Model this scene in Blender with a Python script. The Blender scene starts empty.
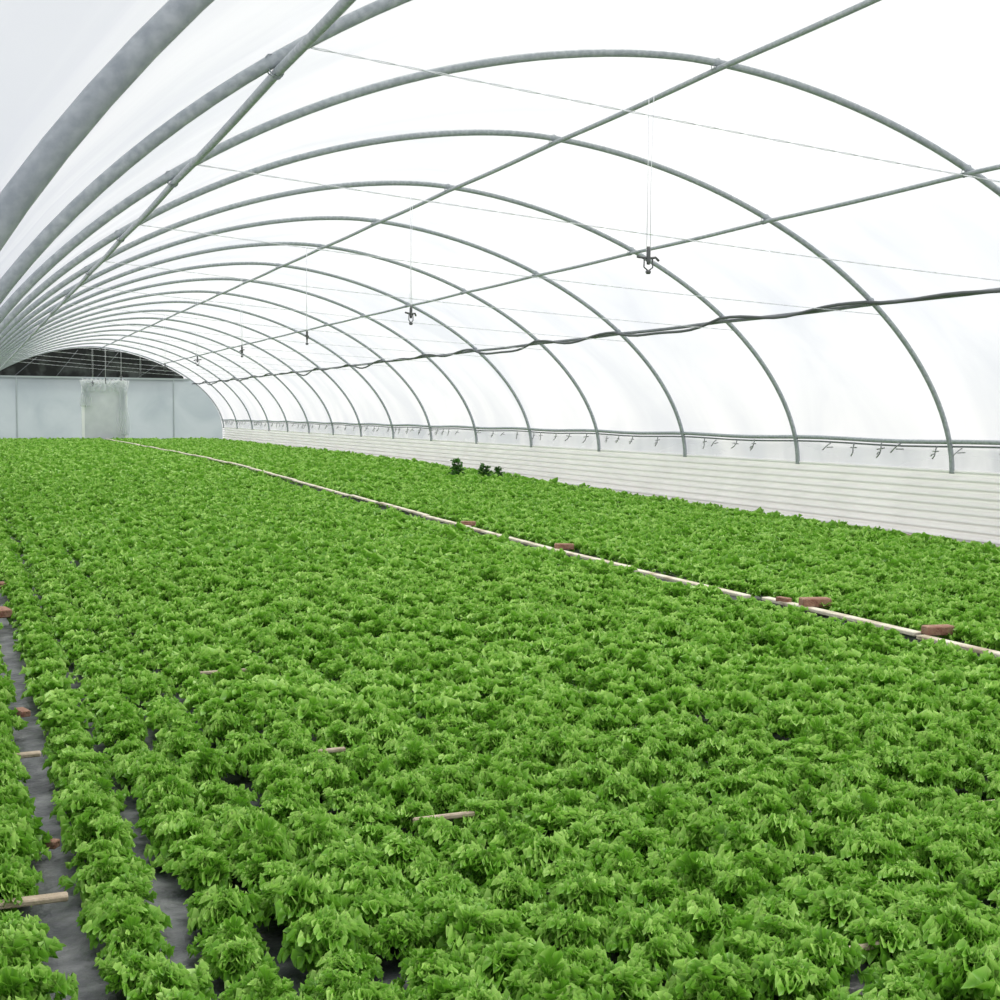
import bpy, numpy as np, math, random
from mathutils import Matrix, Vector
random.seed(7); rng=np.random.default_rng(11)
scene=bpy.context.scene
COL=scene.collection
# ------------------------------------------------------------------ camera
F,YAW,PITCH,ROLL=1280.5919,0.3989,0.0658,0.0074
CAM=np.array([0,0,1.6])
fw=np.array([math.sin(YAW)*math.cos(PITCH),math.cos(YAW)*math.cos(PITCH),-math.sin(PITCH)])
rt=np.array([math.cos(YAW),-math.sin(YAW),0.]);up=np.cross(rt,fw)
rt,up=rt*math.cos(ROLL)+up*math.sin(ROLL),-rt*math.sin(ROLL)+up*math.cos(ROLL)
cd=bpy.data.cameras.new('camera');cd.sensor_width=36;cd.lens=F/1000*36;cd.clip_end=300;cd.clip_start=.05
co=bpy.data.objects.new('camera',cd);COL.objects.link(co)
M=Matrix.Identity(4)
for i in range(3):
    M[i][0]=rt[i];M[i][1]=up[i];M[i][2]=-fw[i];M[i][3]=CAM[i]
co.matrix_world=M;scene.camera=co
scene.view_settings.view_transform='Standard'
scene.view_settings.look='None'

# ------------------------------------------------------------------ house geometry
R,A,ZF,B,NN,Y2,D=11.7053,5.9989,.9330,3.7029,1.786,12.8672,3.283
XC=R-A; LEN=62.4; Y0=-3.0
def arc(t,off=0.):
    c,s=math.cos(t),math.sin(t)
    return (XC+(A+off)*math.copysign(abs(c)**(2/NN),c), ZF+(B+off)*abs(s)**(2/NN))
def arch_z(x):
    q=min(1,abs(x-XC)/A)
    return ZF+B*(1-q**NN)**(1/NN)
def gz(y):   # ground rises slightly along the house
    q=min(1,max(0,(y-9)/30.));return .24*q*q*(3-2*q)
# ------------------------------------------------------------------ materials
def mat(name,base=(.5,.5,.5),rough=.6,metal=0.,noise=None,bump=None,spec=.5,trans=0.):
    m=bpy.data.materials.new(name);m.use_nodes=True
    nt=m.node_tree;b=nt.nodes['Principled BSDF']
    b.inputs['Base Color'].default_value=(*base,1);b.inputs['Roughness'].default_value=rough
    b.inputs['Metallic'].default_value=metal
    b.inputs['Specular IOR Level'].default_value=spec
    tc=nt.nodes.new('ShaderNodeTexCoord')
    if noise:
        sc,c2,lo,hi=noise
        n=nt.nodes.new('ShaderNodeTexNoise');n.inputs['Scale'].default_value=sc;n.inputs['Detail'].default_value=5
        nt.links.new(tc.outputs['Object'],n.inputs['Vector'])
        r=nt.nodes.new('ShaderNodeValToRGB');r.color_ramp.elements[0].position=lo;r.color_ramp.elements[1].position=hi
        r.color_ramp.elements[0].color=(*base,1);r.color_ramp.elements[1].color=(*c2,1)
        nt.links.new(n.outputs['Fac'],r.inputs['Fac']);nt.links.new(r.outputs['Color'],b.inputs['Base Color'])
    if bump:
        n2=nt.nodes.new('ShaderNodeTexNoise');n2.inputs['Scale'].default_value=bump[0];n2.inputs['Detail'].default_value=4
        nt.links.new(tc.outputs['Object'],n2.inputs['Vector'])
        bp=nt.nodes.new('ShaderNodeBump');bp.inputs['Strength'].default_value=bump[1];bp.inputs['Distance'].default_value=.02
        nt.links.new(n2.outputs['Fac'],bp.inputs['Height']);nt.links.new(bp.outputs['Normal'],b.inputs['Normal'])
    if trans:
        tl=nt.nodes.new('ShaderNodeBsdfTranslucent');tl.inputs['Color'].default_value=(.95,.95,.94,1)
        mx=nt.nodes.new('ShaderNodeMixShader');mx.inputs[0].default_value=trans
        nt.links.new(b.outputs[0],mx.inputs[1]);nt.links.new(tl.outputs[0],mx.inputs[2]);nt.links.new(mx.outputs[0],nt.nodes['Material Output'].inputs['Surface'])
    return m
M_STEEL=mat('galvanised_steel',(.31,.345,.375),.5,.0,noise=(26,(.45,.485,.51),.38,.70))
M_DARKST=mat('weathered_steel',(.17,.185,.205),.5,.0,noise=(12,(.25,.27,.29),.35,.7))
M_CLIP=mat('dull_grey_clip_metal',(.30,.31,.32),.6,.1,noise=(12,(.40,.41,.41),.35,.7))
M_WIRE=mat('braided_wire',(.76,.78,.82),.6)
M_CORD=mat('white_cord',(.9,.92,.95),.6)
M_BLACK=mat('dark_grey_plastic',(.12,.125,.13),.5)
M_CABLE=mat('cable_rubber',(.11,.12,.13),.6)
M_PANEL=mat('white_corrugated_sheet',(.95,.94,.925),.5,noise=(1.3,(.87,.86,.845),.4,.75),trans=.2)
M_MULCH=mat('black_mulch_film',(.045,.05,.055),.42,noise=(6,(.20,.205,.21),.4,.75),bump=(14,.8))
M_WOOD=mat('weathered_wood',(.40,.32,.23),.8,noise=(18,(.58,.48,.38),.35,.7),bump=(40,.4))
M_EDGE=mat('pale_timber_edging',(.76,.71,.58),.8,noise=(3,(.36,.28,.18),.46,.66),bump=(40,.4))
M_BRICK=mat('red_brick',(.28,.13,.09),.85,noise=(16,(.42,.26,.18),.35,.7),bump=(60,.6))
M_SOIL=mat('dry_soil',(.25,.18,.11),.95,noise=(5,(.38,.29,.2),.35,.7),bump=(20,.8))
M_DARK=mat('opening_shade_paint',(.010,.012,.011),.9,noise=(1.8,(.07,.08,.075),.45,.75))  # near-black painted in for the dark of the recess beyond the end opening
M_POST=mat('pale_grey_post',(.45,.50,.52),.5)
M_WHITE=mat('white_painted_frame',(.95,.96,.97),.5)
M_DOORP=mat('milky_door_panel',(.62,.65,.69),.5,noise=(1.1,(.76,.79,.82),.4,.7))

def film_mat(name,fac,col,dirt_tint,ds=.5,dust_sky_tint=False):
    m=bpy.data.materials.new(name);m.use_nodes=True;nt=m.node_tree
    for n in list(nt.nodes): nt.nodes.remove(n)
    o=nt.nodes.new('ShaderNodeOutputMaterial')
    tr=nt.nodes.new('ShaderNodeBsdfTransparent');tl=nt.nodes.new('ShaderNodeBsdfTranslucent');df=nt.nodes.new('ShaderNodeBsdfDiffuse')
    m1=nt.nodes.new('ShaderNodeMixShader');m2=nt.nodes.new('ShaderNodeMixShader')
    tc=nt.nodes.new('ShaderNodeTexCoord');mp=nt.nodes.new('ShaderNodeMapping');mp.inputs['Scale'].default_value=(.6,1.3,.6)
    nz=nt.nodes.new('ShaderNodeTexNoise');nz.inputs['Scale'].default_value=ds;nz.inputs['Detail'].default_value=6
    nz.inputs['Distortion'].default_value=1.0
    rp=nt.nodes.new('ShaderNodeValToRGB');rp.color_ramp.elements[0].position=.40;rp.color_ramp.elements[1].position=.80
    rp.color_ramp.elements[0].color=(*col,1);rp.color_ramp.elements[1].color=(*dirt_tint,1)
    nt.links.new(tc.outputs['Object'],mp.inputs[0]);nt.links.new(mp.outputs[0],nz.inputs['Vector'])
    src=nz.outputs['Fac']
    if dust_sky_tint:
        sx=nt.nodes.new('ShaderNodeSeparateXYZ');nt.links.new(tc.outputs['Object'],sx.inputs[0])
        mr=nt.nodes.new('ShaderNodeMapRange');mr.inputs['From Min'].default_value=2.6;mr.inputs['From Max'].default_value=-.3
        mr.inputs['To Min'].default_value=0;mr.inputs['To Max'].default_value=.25
        nt.links.new(sx.outputs['X'],mr.inputs['Value'])
        ad=nt.nodes.new('ShaderNodeMath');nt.links.new(src,ad.inputs[0]);nt.links.new(mr.outputs[0],ad.inputs[1])
        mr2=nt.nodes.new('ShaderNodeMapRange');mr2.interpolation_type='SMOOTHSTEP';mr2.inputs['From Min'].default_value=8.;mr2.inputs['From Max'].default_value=10.2  # lavender sky tint through the film, painted into the colour toward the right
        mr2.inputs['To Max'].default_value=.15;nt.links.new(sx.outputs['X'],mr2.inputs['Value'])
        a2=nt.nodes.new('ShaderNodeMath');nt.links.new(ad.outputs[0],a2.inputs[0]);nt.links.new(mr2.outputs[0],a2.inputs[1])
        src=a2.outputs[0]
    nt.links.new(src,rp.inputs['Fac'])
    for n in (tr,tl,df): nt.links.new(rp.outputs['Color'],n.inputs['Color'])
    m1.inputs[0].default_value=.35
    nt.links.new(tl.outputs[0],m1.inputs[1]);nt.links.new(df.outputs[0],m1.inputs[2])
    m2.inputs[0].default_value=fac
    nt.links.new(tr.outputs[0],m2.inputs[1]);nt.links.new(m1.outputs[0],m2.inputs[2])
    nt.links.new(m2.outputs[0],o.inputs['Surface'])
    return m
M_FILM=film_mat('greenhouse_film',.42,(.94,.94,.94),(.765,.785,.815),.5,True)
M_NET=film_mat('side_vent_net',.6,(.78,.79,.79),(.66,.67,.68),2)
M_ENDP=film_mat('cloudy_end_panel',.85,(.45,.51,.52),(.33,.39,.41),.8)
M_CURT=film_mat('white_curtain',.7,(.96,.97,.98),(.86,.89,.90),3)

def leaf_mat(name,dark,mid,light):
    m=bpy.data.materials.new(name);m.use_nodes=True;nt=m.node_tree;b=nt.nodes['Principled BSDF']
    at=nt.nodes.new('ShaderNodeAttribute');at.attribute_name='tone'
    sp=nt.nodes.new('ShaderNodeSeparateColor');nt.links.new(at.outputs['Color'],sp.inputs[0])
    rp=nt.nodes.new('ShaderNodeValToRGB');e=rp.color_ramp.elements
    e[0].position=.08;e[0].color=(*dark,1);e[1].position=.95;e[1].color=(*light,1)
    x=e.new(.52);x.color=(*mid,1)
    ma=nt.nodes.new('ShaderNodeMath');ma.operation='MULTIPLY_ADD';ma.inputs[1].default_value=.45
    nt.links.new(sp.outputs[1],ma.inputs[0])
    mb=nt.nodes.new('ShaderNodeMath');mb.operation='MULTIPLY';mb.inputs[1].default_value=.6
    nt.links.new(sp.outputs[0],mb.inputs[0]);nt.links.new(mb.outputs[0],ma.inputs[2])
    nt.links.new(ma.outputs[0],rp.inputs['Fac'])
    nt.links.new(rp.outputs['Color'],b.inputs['Base Color'])
    b.inputs['Roughness'].default_value=.42;b.inputs['Specular IOR Level'].default_value=.35
    tl=nt.nodes.new('ShaderNodeBsdfTranslucent');nt.links.new(rp.outputs['Color'],tl.inputs['Color'])
    mx=nt.nodes.new('ShaderNodeMixShader');mx.inputs[0].default_value=.28
    o=nt.nodes['Material Output']
    nt.links.new(b.outputs[0],mx.inputs[1]);nt.links.new(tl.outputs[0],mx.inputs[2]);nt.links.new(mx.outputs[0],o.inputs['Surface'])
    return m
M_LEAF=leaf_mat('lettuce_leaf',(.070,.195,.018),(.195,.46,.038),(.56,.84,.22))
M_WEED=leaf_mat('weed_leaf',(.03,.09,.02),(.06,.17,.03),(.10,.26,.05))

# ------------------------------------------------------------------ helpers
def tag(o,label=None,category=None,group=None,kind=None):
    if label:o['label']=label
    if category:o['category']=category
    if group:o['group']=group
    if kind:o['kind']=kind
    return o
def mkobj(name,me,parent=None):
    o=bpy.data.objects.new(name,me);COL.objects.link(o)
    if parent:o.parent=parent
    return o
def mesh(name,v,f,m,smooth=True):
    me=bpy.data.meshes.new(name);me.from_pydata([tuple(map(float,p)) for p in v],[],f);me.materials.append(m)
    if smooth: me.polygons.foreach_set('use_smooth',[True]*len(me.polygons))
    me.update();return me
def tube(paths,rad,seg=10,closed=False):
    V=[];Fc=[]
    for P in paths:
        P=[Vector(p) for p in P];n=len(P);base=len(V);ref=None
        for i,p in enumerate(P):
            tg=(P[min(i+1,n-1)]-P[max(i-1,0)]).normalized()
            if ref is None: ref=Vector((0,0,1)) if abs(tg.z)<.9 else Vector((0,1,0))
            s=tg.cross(ref).normalized();ref=s.cross(tg).normalized()
            rr=rad[i] if isinstance(rad,(list,tuple)) else rad
            for j in range(seg):
                an=2*math.pi*j/seg;V.append(p+s*math.cos(an)*rr+ref*math.sin(an)*rr)
        for i in range(n-1):
            for j in range(seg):
                a=base+i*seg+j;b2=base+i*seg+(j+1)%seg
                Fc.append((a,b2,b2+seg,a+seg))
        Fc.append(tuple(base+j for j in range(seg))[::-1]);Fc.append(tuple(base+(n-1)*seg+j for j in range(seg)))
    return V,Fc
def boxes(bs,bev=0):
    V=[];Fc=[]
    for (x0,x1,y0,y1,z0,z1) in bs:
        k=len(V);V+=[(x0,y0,z0),(x1,y0,z0),(x1,y1,z0),(x0,y1,z0),(x0,y0,z1),(x1,y0,z1),(x1,y1,z1),(x0,y1,z1)]
        Fc+=[tuple(k+i for i in q) for q in ((0,3,2,1),(4,5,6,7),(0,1,5,4),(1,2,6,5),(2,3,7,6),(3,0,4,7))]
    return V,Fc

# ------------------------------------------------------------------ floor
ys=np.linspace(Y0,LEN,140);xs=np.linspace(-.45,R+.1,60)
V=[];Fc=[]
for y in ys:
    for x in xs: V.append((x,y,gz(y)+.012*math.sin(x*23)+.006*math.sin(y*9+x*5)-.01))
nx=len(xs)
for i in range(len(ys)-1):
    for j in range(nx-1): Fc.append((i*nx+j,i*nx+j+1,(i+1)*nx+j+1,(i+1)*nx+j))
tag(mkobj('floor',mesh('floor',V,Fc,M_MULCH)),'black plastic mulch covering the greenhouse soil beds','floor',kind='structure')
V=[];Fc=[]
for i,y in enumerate(np.linspace(Y0,LEN,90)):
    V+=[(R-.26,y,gz(y)-.01),(R-.20,y,gz(y)+.02+.012*math.sin(y*5)),(R-.1,y,gz(y)+.035+.012*math.sin(y*7)),(R-.03,y,gz(y)+.04)]
    if i:
        for j in range(3): Fc.append((4*i-4+j,4*i-3+j,4*i+1+j,4*i+j))
tag(mkobj('soil_verge',mesh('soil_verge',V,Fc,M_SOIL)),'strip of bare brown soil along the corrugated side wall','soil',kind='stuff')

# ------------------------------------------------------------------ corrugated side walls
def corr(x,sgn):
    V=[];Fc=[];n=200;z0,z1=.0,.95
    for i in range(n+1):
        z=z0+(z1-z0)*i/n;q=math.sin(2*math.pi*z/.106);dx=.040*math.copysign(abs(q)**.4,q)
        for y in (Y0,LEN): V.append((x+dx,y,z))
    for i in range(n): Fc.append((2*i,2*i+1,2*i+3,2*i+2))
    return V,Fc
V,Fc=corr(R+.042,1)
tag(mkobj('wall_right',mesh('wall_right',V,Fc,M_PANEL)),'low white corrugated sheet wall along the greenhouse side','wall',kind='structure')
V,Fc=corr(R-2*A-.10,-1)
tag(mkobj('wall_left',mesh('wall_left',V,Fc,M_PANEL)),'low white corrugated sheet wall along the greenhouse side','wall',kind='structure')
V=[];Fc=[]
for i,y in enumerate(np.linspace(Y0,LEN,120)):
    V+=[(R+.05,y,.93),(R+.05+.01*math.sin(y*3),y,1.24)]
    if i:Fc.append((2*i-2,2*i,2*i+1,2*i-1))
tag(mkobj('side_vent_net',mesh('net',V,Fc,M_NET)),'greyish translucent vent netting above the corrugated wall','netting')

# ------------------------------------------------------------------ film ceiling
V=[];Fc=[];nt_=72;yy=np.arange(Y0,LEN+.2,D/6)
for y in yy:
    ph=((y-Y2)/D)%1.
    sag=.035*math.sin(math.pi*ph)
    for i in range(nt_+1):
        t=math.pi*i/nt_;x,z=arc(t,.080-sag+.006*math.sin(i*1.9+y*2));V.append((x,y,z))
for a in range(len(yy)-1):
    for i in range(nt_):
        k=a*(nt_+1)+i;Fc.append((k,k+1,k+nt_+2,k+nt_+1))
tag(mkobj('ceiling',mesh('ceiling',V,Fc,M_FILM)),'white translucent plastic film stretched over the hoops','ceiling',kind='structure')

# ------------------------------------------------------------------ hoops
HR=.033
T_P=[1.4781,.9725,.6388,2.365]
PR=[.025,.023,.026,.024]
PXZ=[]
for t,r in zip(T_P,PR):
    X,Z=arc(t);l=1.
    def ok(l):
        x=X*l;z=1.6+(Z-1.6)*l
        m=min(math.hypot(arc(q)[0]-x,arc(q)[1]-z) for q in np.linspace(t-.12,t+.12,61))
        return m>=HR+r
    while not ok(l): l-=.002
    PXZ.append((X*l,1.6+(Z-1.6)*l))
ts=np.linspace(-.0,math.pi,90)
path=[(arc(t)[0],0,arc(t)[1]) for t in ts]
path=[(path[0][0],0,.90)]+path+[(path[-1][0],0,.62)]
V,Fc=tube([path],HR,12);me_h=mesh('hoop_pipe',V,Fc,M_STEEL)
def clampmesh(i):
    px,pz=PXZ[i]
    q=min(np.linspace(.3,2.8,1500),key=lambda q:math.hypot(arc(q)[0]-px,arc(q)[1]-pz))
    x,z=arc(q);P=Vector((x,0,z));d=(Vector((px,0,pz))-P).normalized();s=Vector((d.z,0,-d.x))
    paths=[]
    for oy in (-.02,.02):
        ring=[]
        for j in range(15):
            an=2*math.pi*j/14
            ring.append(P+d*(.026+.060*math.cos(an))+s*(.036*math.sin(an))+Vector((0,oy,0)))
        paths.append(ring)
    paths.append([P+d*.060-Vector((0,.04,0))+s*.030,P+d*.060+Vector((0,.04,0))+s*.030])
    V,Fc=tube(paths,.0035,6);return mesh('clamp',V,Fc,M_STEEL)
me_c=[clampmesh(i) for i in range(4)]
for k in range(-1,18):
    o=mkobj('greenhouse_hoop',me_h);o.location=(0,Y2+(k-2)*D,0)
    tag(o,'arched galvanised steel pipe hoop holding up the plastic film','hoop','arched hoops of the greenhouse frame')
    if k<=8:
        for i in range(4):
            c=mkobj('clamp',me_c[i],o)
# ------------------------------------------------------------------ purlins
def purlin(i,m,label):
    r=PR[i];x,z=PXZ[i]
    pts=[(x,y,z-.012*math.sin(math.pi*(((y-Y2)/D)%1))) for y in np.arange(.8,LEN,D/6)]
    V,Fc=tube([pts],r,10)
    return tag(mkobj('purlin_pipe',mesh('purlin',V,Fc,m)),label,'pipe')
purlin(0,M_STEEL,'long grey steel pipe clamped under the crown of the hoops')
purlin(1,M_STEEL,'long grey steel pipe clamped under the hoops halfway up')
purlin(2,M_DARKST,'long dark steel pipe low on the hoops with cable')
purlin(3,M_STEEL,'long grey steel pipe clamped under the hoops above the wall')
x,z=PXZ[2]
pts=[]
for y in np.arange(.8,LEN,D/12):
    p=((y-Y2)/D)%1.;kk=int((y-Y2)//D)
    amp=[.05,.13,.08,.16,.06][kk%5]
    pts.append((x-.055,y,z+.035-amp*math.sin(math.pi*p)+.025*math.sin(y*2.9)))
V,Fc=tube([pts],.022,7)
tag(mkobj('power_cable',mesh('cable',V,Fc,M_CABLE)),'black cable sagging loosely along the low roof pipe','cable')

# ------------------------------------------------------------------ tension wires
def wiremesh():
    x0,z0=arc(T_P[3]);x1=10.62;z1=2.88
    paths=[]
    for ph in (0,math.pi):
        P=[]
        for i in range(161):
            q=i/160;x=x0+(x1-x0)*q;zz=z0+(z1-z0)*q-.05*math.sin(math.pi*q)
            P.append((x,.004*math.cos(i*1.1+ph),zz+.004*math.sin(i*1.1+ph)))
        paths.append(P)
    V,Fc=tube(paths,.0024,5);return mesh('wire',V,Fc,M_WIRE)
me_w=wiremesh()
for k in range(0,14):
    o=mkobj('tension_wire',me_w);o.location=(0,Y2+(k-2)*D+.055,0)
    tag(o,'thin twisted steel wire strung across between the hoop sides','wire','tension wires across the hoops')

# ------------------------------------------------------------------ sprinklers
def spr_parts():
    V,Fc=tube([[(-.012,0,.92),(-.01,0,.4),(-.012,0,.06)],[(.02,0,.92),(.014,.01,.4),(.012,0,.06)]],.002,5)
    cord=mesh('hanging_cord',V,Fc,M_CORD)
    paths=[[(0,0,.08),(0,0,.055),(0,0,.0),(0,0,-.02)]]
    V,Fc=tube(paths,[.008,.012,.012,.009],10)
    a,b=tube([[(0,0,.03),(-.026,0,.01),(-.028,0,-.035),(0,0,-.055)],[(0,0,.03),(.026,0,.01),(.028,0,-.035),(0,0,-.055)]],.0042,6)
    Fc+=[tuple(i+len(V) for i in q) for q in b];V+=a
    a,b=tube([[(0,0,-.05),(0,0,-.06),(0,0,-.072)]],[.010,.017,.011],10)
    Fc+=[tuple(i+len(V) for i in q) for q in b];V+=a
    body=mesh('sprinkler_body',V,Fc,M_BLACK)
    V,Fc=tube([[(-.070,0,.02),(-.04,.01,.02),(0,0,.015),(.04,-.01,.02),(.065,0,.005)]],.0075,7)
    arm=mesh('sprinkler_arm',V,Fc,M_BLACK)
    return cord,body,arm
cord,body,arm=spr_parts()
for k in range(0,10):
    y=Y2+(k-2)*D+.055
    o=mkobj('hanging_sprinkler',body);xx=3.57 if k==0 else 3.29
    o.location=(xx,y,(2.47 if k==0 else 2.38));o.rotation_euler=(0,0,.6*k)
    tag(o,'small dark overhead sprinkler head hanging on thin white cords','sprinkler','sprinklers hanging from the wires')
    mkobj('hanging_cord',cord,o);mkobj('sprinkler_arm',arm,o)

# ------------------------------------------------------------------ side rail and brackets
def rail(z,r,x,m,lab):
    pts=[(x,y,z+.012*math.sin(y*1.7)) for y in np.arange(Y0,LEN,.6)]
    V,Fc=tube([pts],r,8);tag(mkobj('side_rail',mesh('rail',V,Fc,m)),lab,'rail')
rail(1.305,.030,R-.035,M_STEEL,'long grey roll-up rail running above the corrugated wall')
rail(1.245,.013,R-.02,M_DARKST,'thin dark rod running beneath the roll-up rail')
def brk(v):
    r=random.Random(v)
    l=.10+.05*r.random()
    P=[(0,0,.14),(-.01,.01,.05),(-.015,.01*v,-.01),(-.03,.02+.02*v,-.03-l*.3)]
    L=[P,[(0,-.05,.065),(0,.06+.01*v,.055)]]
    if v%2: L.append([(-.02,0,.02),(-.04,.03,.01),(-.05,.05,-.02)])
    if v==2: L[0]=[(0,0,.14),(-.02,.05,.10),(-.03,.10,.05),(-.03,.15,.0)]
    V,Fc=tube(L,.010,6)
    return mesh('bracket',V,Fc,M_CLIP)
mb_=[brk(v) for v in range(5)]
y=7.;i=0
while y<LEN-1:
    if min(abs(y-(Y2+(k-2)*D)) for k in range(0,18))>.18:
        o=mkobj('clip_bracket',mb_[random.randrange(5)]);o.location=(R-.06,y,1.13);o.rotation_euler=(random.uniform(-.15,.15),0,random.uniform(-.15,.6));q=random.uniform(.6,1.0);o.scale=(1,q,q)
        tag(o,'small grey metal clip bracket hanging from the side rail','bracket','clip brackets under the side rail')
    y+=.62*random.uniform(.45,1.7);i+=1

# ------------------------------------------------------------------ end wall
ZT=3.22
xl=[x for x in np.linspace(R-2*A,R,121)]
top=[(x,min(ZT,arch_z(x))) for x in xl]
V=[];Fc=[]
for i,(x,z) in enumerate(top):
    V+=[(x,LEN,0),(x,LEN,z)]
    if i:Fc.append((2*i-2,2*i,2*i+1,2*i-1))
tag(mkobj('wall_back',mesh('wall_back',V,Fc,M_ENDP,False)),'cloudy grey translucent panel wall closing the greenhouse end','wall',kind='structure')
V=[];Fc=[];c=0
for x in xl:
    za=arch_z(x)-.02
    if za>ZT+.12:
        V+=[(x,LEN+.25,ZT-.1),(x,LEN+.25,za)]
        if c:Fc.append((2*c-2,2*c,2*c+1,2*c-1))
        c+=1
tag(mkobj('opening_shade',mesh('opening_shade',V,Fc,M_DARK,False)),'dark sheet painted as the shade in the arched opening of the end wall','curtain')  # sheet stands in for the dark recess, not a real cloth
paths=[]
for x in np.arange(2.3,9.6,1.8):
    z=arch_z(x+1);paths.append([(x,LEN+.1,ZT),(x+1.,LEN+.1,z-.1)])
V,Fc=tube(paths,.010,6)
tag(mkobj('roof_truss',mesh('truss',V,Fc,M_DARKST)),'thin grey brace bars in the arched end opening','truss')
V,Fc=boxes([(1.3,10.15,LEN-.06,LEN+.04,ZT-.04,ZT+.03)])
tag(mkobj('trim_1',mesh('trim',V,Fc,M_POST,False)),'pale horizontal rail on top of the end wall','trim',kind='structure')
for i,x in enumerate((2.4,9.4)):
    h=min(ZT,arch_z(x))-.02
    V,Fc=boxes([(x-.02,x+.02,LEN-.05,LEN+.03,0,h)])
    tag(mkobj('trim_%d'%(i+2),mesh('trim',V,Fc,M_POST,False)),'narrow grey upright post in the end wall','trim',kind='structure')
dx0,dx1=5.2,7.25
V,Fc=boxes([(dx0,dx0+.13,LEN-.16,LEN-.06,0,3.1),(dx1-.13,dx1,LEN-.16,LEN-.06,0,3.1),(dx0+.13,dx1-.13,LEN-.16,LEN-.06,2.95,3.1)])
d=tag(mkobj('door_1',mesh('door_frame',V,Fc,M_WHITE,False)),'white framed end door with tied back plastic curtain','door',kind='structure')
V,Fc=boxes([(dx0+.13,dx1-.13,LEN-.10,LEN-.07,0,2.95)])
mkobj('door_panel',mesh('door_panel',V,Fc,M_DOORP,False),d)
def curtain(x0,x1,z0,z1,amp,bot=None):
    V=[];Fc=[];n=50;mz=14
    for j in range(mz+1):
        q=j/mz;z=z1+(z0-z1)*q;pin=1-.55*math.sin(math.pi*min(1,q*1.3))**2
        cx=(x0+x1)/2
        for i in range(n+1):
            x=x0+(x1-x0)*i/n
            V.append((cx+(x-cx)*pin,LEN-.25+amp*math.sin(i*.9),z+.03*math.sin(i*1.3)))
    for j in range(mz):
        for i in range(n):
            k=j*(n+1)+i;Fc.append((k,k+1,k+n+2,k+n+1))
    return V,Fc
for q in ((dx0-.1,dx0+.45,1.9,3.1),(dx1-.5,dx1+.1,.6,3.1)):
    V,Fc=curtain(*q,.05);mkobj('door_curtain',mesh('curtain',V,Fc,M_CURT),d)
V,Fc=curtain(dx0,dx1,2.6,3.15,.05);mkobj('door_valance',mesh('curtain',V,Fc,M_CURT),d)

# ------------------------------------------------------------------ lettuces
def leafgeo(nph,nr,L,tilt,curl,az,r,frill=1.,base=.012,z0=.02,kf=None,wide=.95):
    ph=np.linspace(-1.45,1.45,nph);rho=np.linspace(0.1,1,nr)**.75
    PH,RH=np.meshgrid(ph,rho)
    kf=kf or r.uniform(9,15)
    kf=min(kf,nph*.42)
    p0=r.uniform(0,6.28)
    rr=L*RH*(1-.06*PH**2)*(1+frill*RH**3*(.11*np.sin(kf*1.7*PH+p0*2)+.03*r.standard_normal(nph)[None,:]))
    x=rr*np.sin(PH)*wide;y=rr*np.cos(PH)+.15*L*RH
    s=y/L;ang=tilt-curl*s*.5
    W=np.sin(kf*PH+p0)
    n=frill*L*(.44*RH**2.2*W+.22*RH*np.sin(3.1*PH+r.uniform(0,6.28)))
    x=x+frill*L*.12*RH**2.5*np.cos(kf*PH+p0)
    n+=.25*L*(x/L)**2
    out=y*np.cos(ang)-n*np.sin(ang);z=y*np.sin(ang)+n*np.cos(ang)
    out=out+base
    ca,sa=math.cos(az),math.sin(az)
    X=out*ca-x*sa;Y=out*sa+x*ca
    v=np.stack([X,Y,z+z0],-1).reshape(-1,3)
    idx=np.arange(nr*nph).reshape(nr,nph)
    f=np.stack([idx[:-1,:-1],idx[:-1,1:],idx[1:,1:],idx[1:,:-1]],-1).reshape(-1,4)
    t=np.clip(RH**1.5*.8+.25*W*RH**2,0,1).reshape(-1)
    return v,f,t
def plant(nl,nph,nr,seed,Lm=1.):
    r=np.random.default_rng(seed);V=[];Fc=[];T=[];n=0;az=r.uniform(0,6)
    # each head is a few loose tufts rather than one dome
    k=4;tx=r.normal(0,.026,k);ty=r.normal(0,.026,k);tz=r.uniform(-.012,.018,k)
    for i in range(nl):
        q=i/(nl-1);az+=2.399+r.uniform(-.7,.7)
        tilt=math.radians(24+46*q+r.uniform(-20,35));L=r.uniform(.028,.052)*Lm
        rb=.112*math.sqrt(1-q)*r.uniform(.2,1.2)
        v,f,t=leafgeo(nph,nr,L,tilt,math.radians(r.uniform(-20,80)),az,r,base=rb,z0=.028+.060*q**.7*r.uniform(.5,1.35))
        j=r.integers(k);v=v+np.array([tx[j],ty[j],tz[j]])*(.4+.6*q)
        V.append(v);Fc.append(f+n);n+=len(v)
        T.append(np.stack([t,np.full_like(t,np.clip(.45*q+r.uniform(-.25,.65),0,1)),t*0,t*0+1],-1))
    V=np.concatenate(V);V[:,2]=np.maximum(V[:,2],.004)
    return V,np.concatenate(Fc),np.concatenate(T)
def npmesh(name,V,Fq,T,m):
    me=bpy.data.meshes.new(name);me.vertices.add(len(V));me.vertices.foreach_set('co',V.astype(np.float32).ravel())
    nf=len(Fq);me.loops.add(nf*4);me.loops.foreach_set('vertex_index',Fq.astype(np.int32).ravel())
    me.polygons.add(nf);me.polygons.foreach_set('loop_start',np.arange(nf,dtype=np.int32)*4)
    me.polygons.foreach_set('loop_total',np.full(nf,4,dtype=np.int32))
    me.polygons.foreach_set('use_smooth',np.ones(nf,dtype=bool))
    at=me.attributes.new('tone','FLOAT_COLOR','POINT');at.data.foreach_set('color',T.astype(np.float32).ravel())
    me.materials.append(m);me.update(calc_edges=True);return me
hi=[npmesh('lettuce',*plant(104,26,5,100+i),M_LEAF) for i in range(12)]
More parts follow.
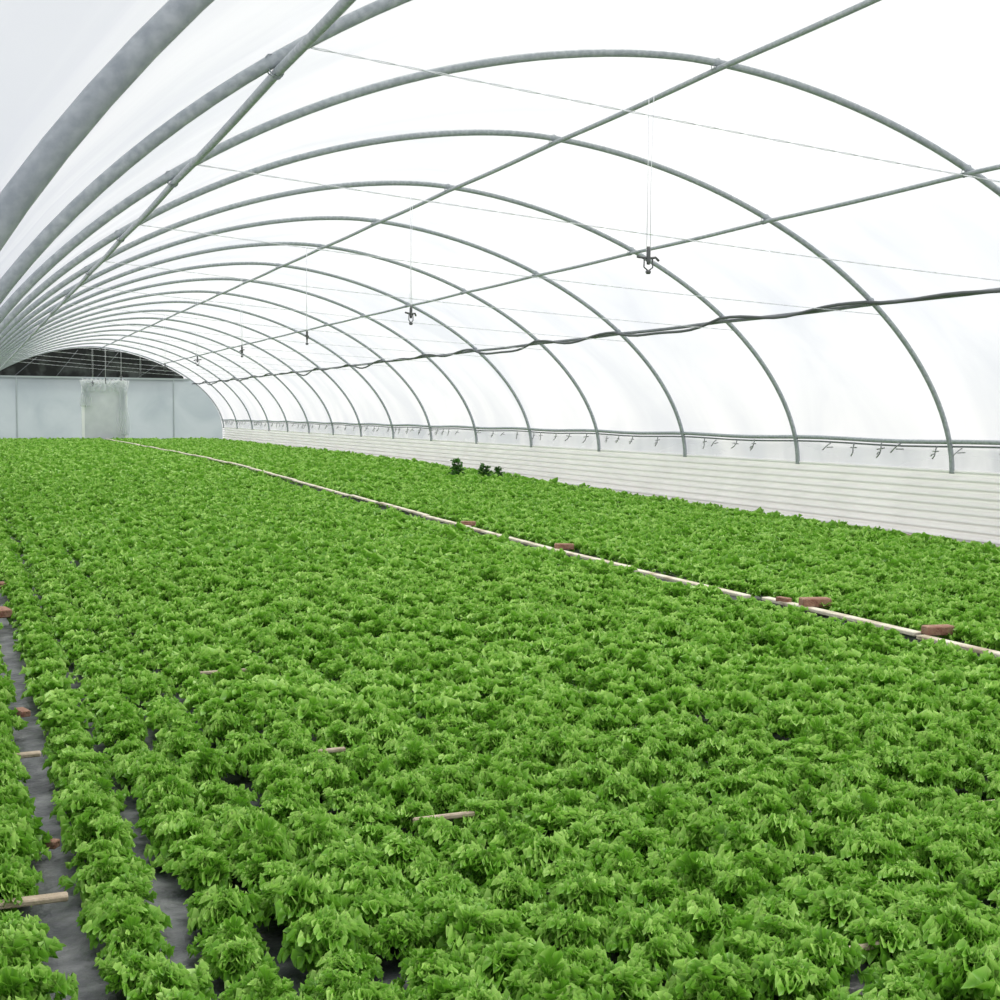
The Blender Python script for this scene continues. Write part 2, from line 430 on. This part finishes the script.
md=[plant(58,13,3,200+i,1.12) for i in range(8)]
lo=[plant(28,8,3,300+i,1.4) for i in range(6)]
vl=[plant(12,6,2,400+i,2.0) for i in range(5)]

def projd(x,y,z=.1):
    P=np.array([x,y,z])-CAM;zc=P@fw
    if zc<.3:return None
    return 500+F*(P@rt)/zc,500-F*(P@up)/zc,zc
rows=[-.10,.10,.45,.71,.94,1.18]+list(np.arange(1.40,6.05,.212))+list(np.arange(6.50,11.3,.212))
missing=[(.71,6.0),(.71,4.1),(.94,5.3),(2.95,5.35),(3.25,5.2),(1.3,7.6),(1.6,4.55),(2.3,3.0),(3.69,3.9),(1.57,5.6)]
P=[]
for ri,xr in enumerate(rows):
    yv=.8+(.10 if ri%2 else 0)
    while yv<LEN-.4:
        jit=.024 if xr>1.3 else min(.04,.012+.003*max(0,yv-8))
        x=xr+rng.normal(0,jit);y=yv+rng.normal(0,.03)
        x=max(x,-.12)
        if 5.7<xr<6.8: x=min(x,6.05) if xr<6.2 else max(x,6.47)
        pr=projd(x,y,.1+gz(y));s=rng.uniform(.76,1.04)
        if xr<1.3: s*=.95
        if xr<0:s=min(s*.88,.82)
        if 5.9<xr<6.1: s=min(s,.82)
        if pr is not None and pr[2]<14 and xr>.5: s*=1+.08*math.sin(x*5.1+1.3*math.sin(y*2.3))*math.cos(y*3.7)
        ok=pr is not None and pr[2]>1.2
        if ok:
            mpx=1.6*F/pr[2]
            ok=-mpx<pr[0]<1000+mpx and pr[1]<1000+mpx*1.2
        if ok and rng.random()<(.004 if xr>.4 else .04): ok=False
        if ok and pr[2]<12:
            for (mx,my) in missing:
                if abs(x-mx)<.09 and abs(y-my)<.12: s*=.68
        if ok: P.append((x,y,s,rng.uniform(0,6.283),pr))
        yv+=.186
inv=[p for p in P if -25<p[4][0]<1025 and p[4][1]<1060]
inv.sort(key=lambda p:p[4][2]);ind=inv[:300];ids=set(id(p) for p in ind)
lab='frilly bright green lettuce head growing in a dense row'
for i,(x,y,s,a,pr) in enumerate(ind):
    o=mkobj('lettuce',hi[(i*7+i//12)%12]);o.location=(x,y,.0);o.rotation_euler=(rng.normal(0,.08),rng.normal(0,.08),a);o.scale=(s,s,s*rng.uniform(.85,1.2))
    tag(o,lab,'lettuce','lettuces planted in rows')
VV=[];FF=[];TT=[];n=0
for p in P:
    if id(p) in ids: continue
    x,y,s,a,pr=p
    src=md if pr[2]<12.5 else (lo if pr[2]<26 else vl)
    v,f,t=src[rng.integers(len(src))]
    ca,sa=math.cos(a)*s,math.sin(a)*s
    w=np.empty_like(v);w[:,0]=np.maximum(v[:,0]*ca-v[:,1]*sa+x,-.27);w[:,1]=v[:,0]*sa+v[:,1]*ca+y;w[:,2]=v[:,2]*s*rng.uniform(.85,1.2)+gz(y)
    VV.append(w);FF.append(f+n);TT.append(t);n+=len(v)
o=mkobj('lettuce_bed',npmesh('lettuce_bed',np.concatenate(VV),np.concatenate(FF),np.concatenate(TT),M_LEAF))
tag(o,'dense beds of frilly bright green lettuce filling the greenhouse','lettuce','lettuces planted in rows','stuff')

# ------------------------------------------------------------------ timber edging, battens, bricks, weeds
y=1.5;i=0
def ez(y): return gz(y)+.05+.085*min(1,max(0,(y-14)/18))
while y<LEN-1:
    L=random.uniform(1.6,3.0)
    V,Fc=boxes([(-.04,.04,0,L-random.uniform(.02,.22),0,.03)])
    me=mesh('edging',V,Fc,M_EDGE,False)
    o=mkobj('edging_board',me);o.location=(6.25+random.uniform(-.04,.04),y,ez(y)+random.uniform(-.006,.008))
    o.rotation_euler=(math.atan((ez(y+L)-ez(y))/L),0,random.uniform(-.02,.02))
    bv=o.modifiers.new('b','BEVEL');bv.width=.006
    tag(o,'pale weathered timber board edging the lettuce bed','board','edging boards between the lettuce beds')
    y+=L;i+=1
def batten(x0,x1,y,z=.05,m=M_WOOD,w=.028):
    V,Fc=boxes([(0,x1-x0,-w/2,w/2,0,.02)])
    o=mkobj('wooden_batten',mesh('batten',V,Fc,m,False));o.location=(x0,y,z)
    o.rotation_euler=(0,0,random.uniform(-.02,.02));bv=o.modifiers.new('b','BEVEL');bv.width=.005
    tag(o,'weathered pale wooden batten lying across the lettuce rows','batten','battens across the lettuce rows')
for (x0,x1,y,z,w_) in ((-.15,.31,6.05,.05,.045),(-.15,.29,4.22,.05,.045),(1.55,1.8,4.5,.06,.022),(2.25,2.45,2.92,.06,.022),(2.9,3.2,5.27,.07,.022),(1.25,1.55,7.52,.07,.022),(1.45,1.6,5.6,.06,.022),(3.6,3.8,3.87,.06,.022)):
    batten(x0,x1,y,z,w=w_)
V,Fc=boxes([(-.05,.05,-.11,.11,0,.065)])
bm_=mesh('brick',V,Fc,M_BRICK,False)
for (x,y,rz,z,s) in ((6.36,8.5,1.3,.075,1.1),(6.27,8.8,.2,.075,.6),(6.32,13.1,1.2,.085,1.),(6.28,16.0,1.,.12,.9),(6.38,7.1,1.4,.07,1.),(.27,11.9,1.4,.06,.95),(.27,10.3,.2,.06,.95),(.27,7.0,.3,.03,.5),(.26,4.85,1.0,.02,.42)):
    o=mkobj('brick',bm_);o.location=(x,y,z);o.rotation_euler=(0,0,rz);o.scale=(s,s,s);bv=o.modifiers.new('b','BEVEL');bv.width=.008
    tag(o,'reddish brown clay brick resting beside the lettuce bed','brick','loose bricks along the beds')
def weed(seed):
    r=np.random.default_rng(seed);V=[];Fc=[];T=[];n=0
    for i in range(70):
        az=r.uniform(0,6.28);q=r.uniform(0,1)
        v,f,t=leafgeo(9,4,r.uniform(.06,.10),r.uniform(.1,1.3),r.uniform(.2,1.2),az,r,frill=.5,base=r.uniform(.01,.13)*(1-q*.5),z0=.05+q*.32,wide=.7)
        V.append(v);Fc.append(f+n);n+=len(v);T.append(np.stack([t,np.full_like(t,r.uniform(0,1)),t*0,t*0+1],-1))
    return npmesh('weed',np.concatenate(V),np.concatenate(Fc),np.concatenate(T),M_WEED)
for i,(x,y,s) in enumerate(((10.05,26.3,1.15),(10.5,25.8,.95),(10.68,25.5,.85))):
    o=mkobj('weed_plant',weed(i));o.location=(x,y,gz(y));o.scale=(s,s,s)
    tag(o,'dark green bushy weed standing above the lettuces','weed','dark weeds near the side wall')

# ------------------------------------------------------------------ light
w=bpy.data.worlds.new('overcast_sky');scene.world=w;w.use_nodes=True;nt=w.node_tree
bg=nt.nodes['Background'];bg.inputs['Strength'].default_value=1.16
tc=nt.nodes.new('ShaderNodeTexCoord');sx=nt.nodes.new('ShaderNodeSeparateXYZ');rp=nt.nodes.new('ShaderNodeValToRGB')
nt.links.new(tc.outputs['Generated'],sx.inputs[0]);nt.links.new(sx.outputs['Z'],rp.inputs['Fac']);nt.links.new(rp.outputs['Color'],bg.inputs['Color'])
e=rp.color_ramp.elements;e[0].position=0;e[0].color=(.86,.85,.85,1);e[1].position=1;e[1].color=(1,1,1,1)
x=e.new(.08);x.color=(.82,.83,.89,1);x=e.new(.25);x.color=(.96,.965,.985,1)
sl=bpy.data.lights.new('sun','SUN');sl.energy=3.4;sl.angle=.4;sl.color=(1,.97,.88)
so=bpy.data.objects.new('sun',sl);COL.objects.link(so);so.rotation_euler=(math.radians(-18),math.radians(28),0)
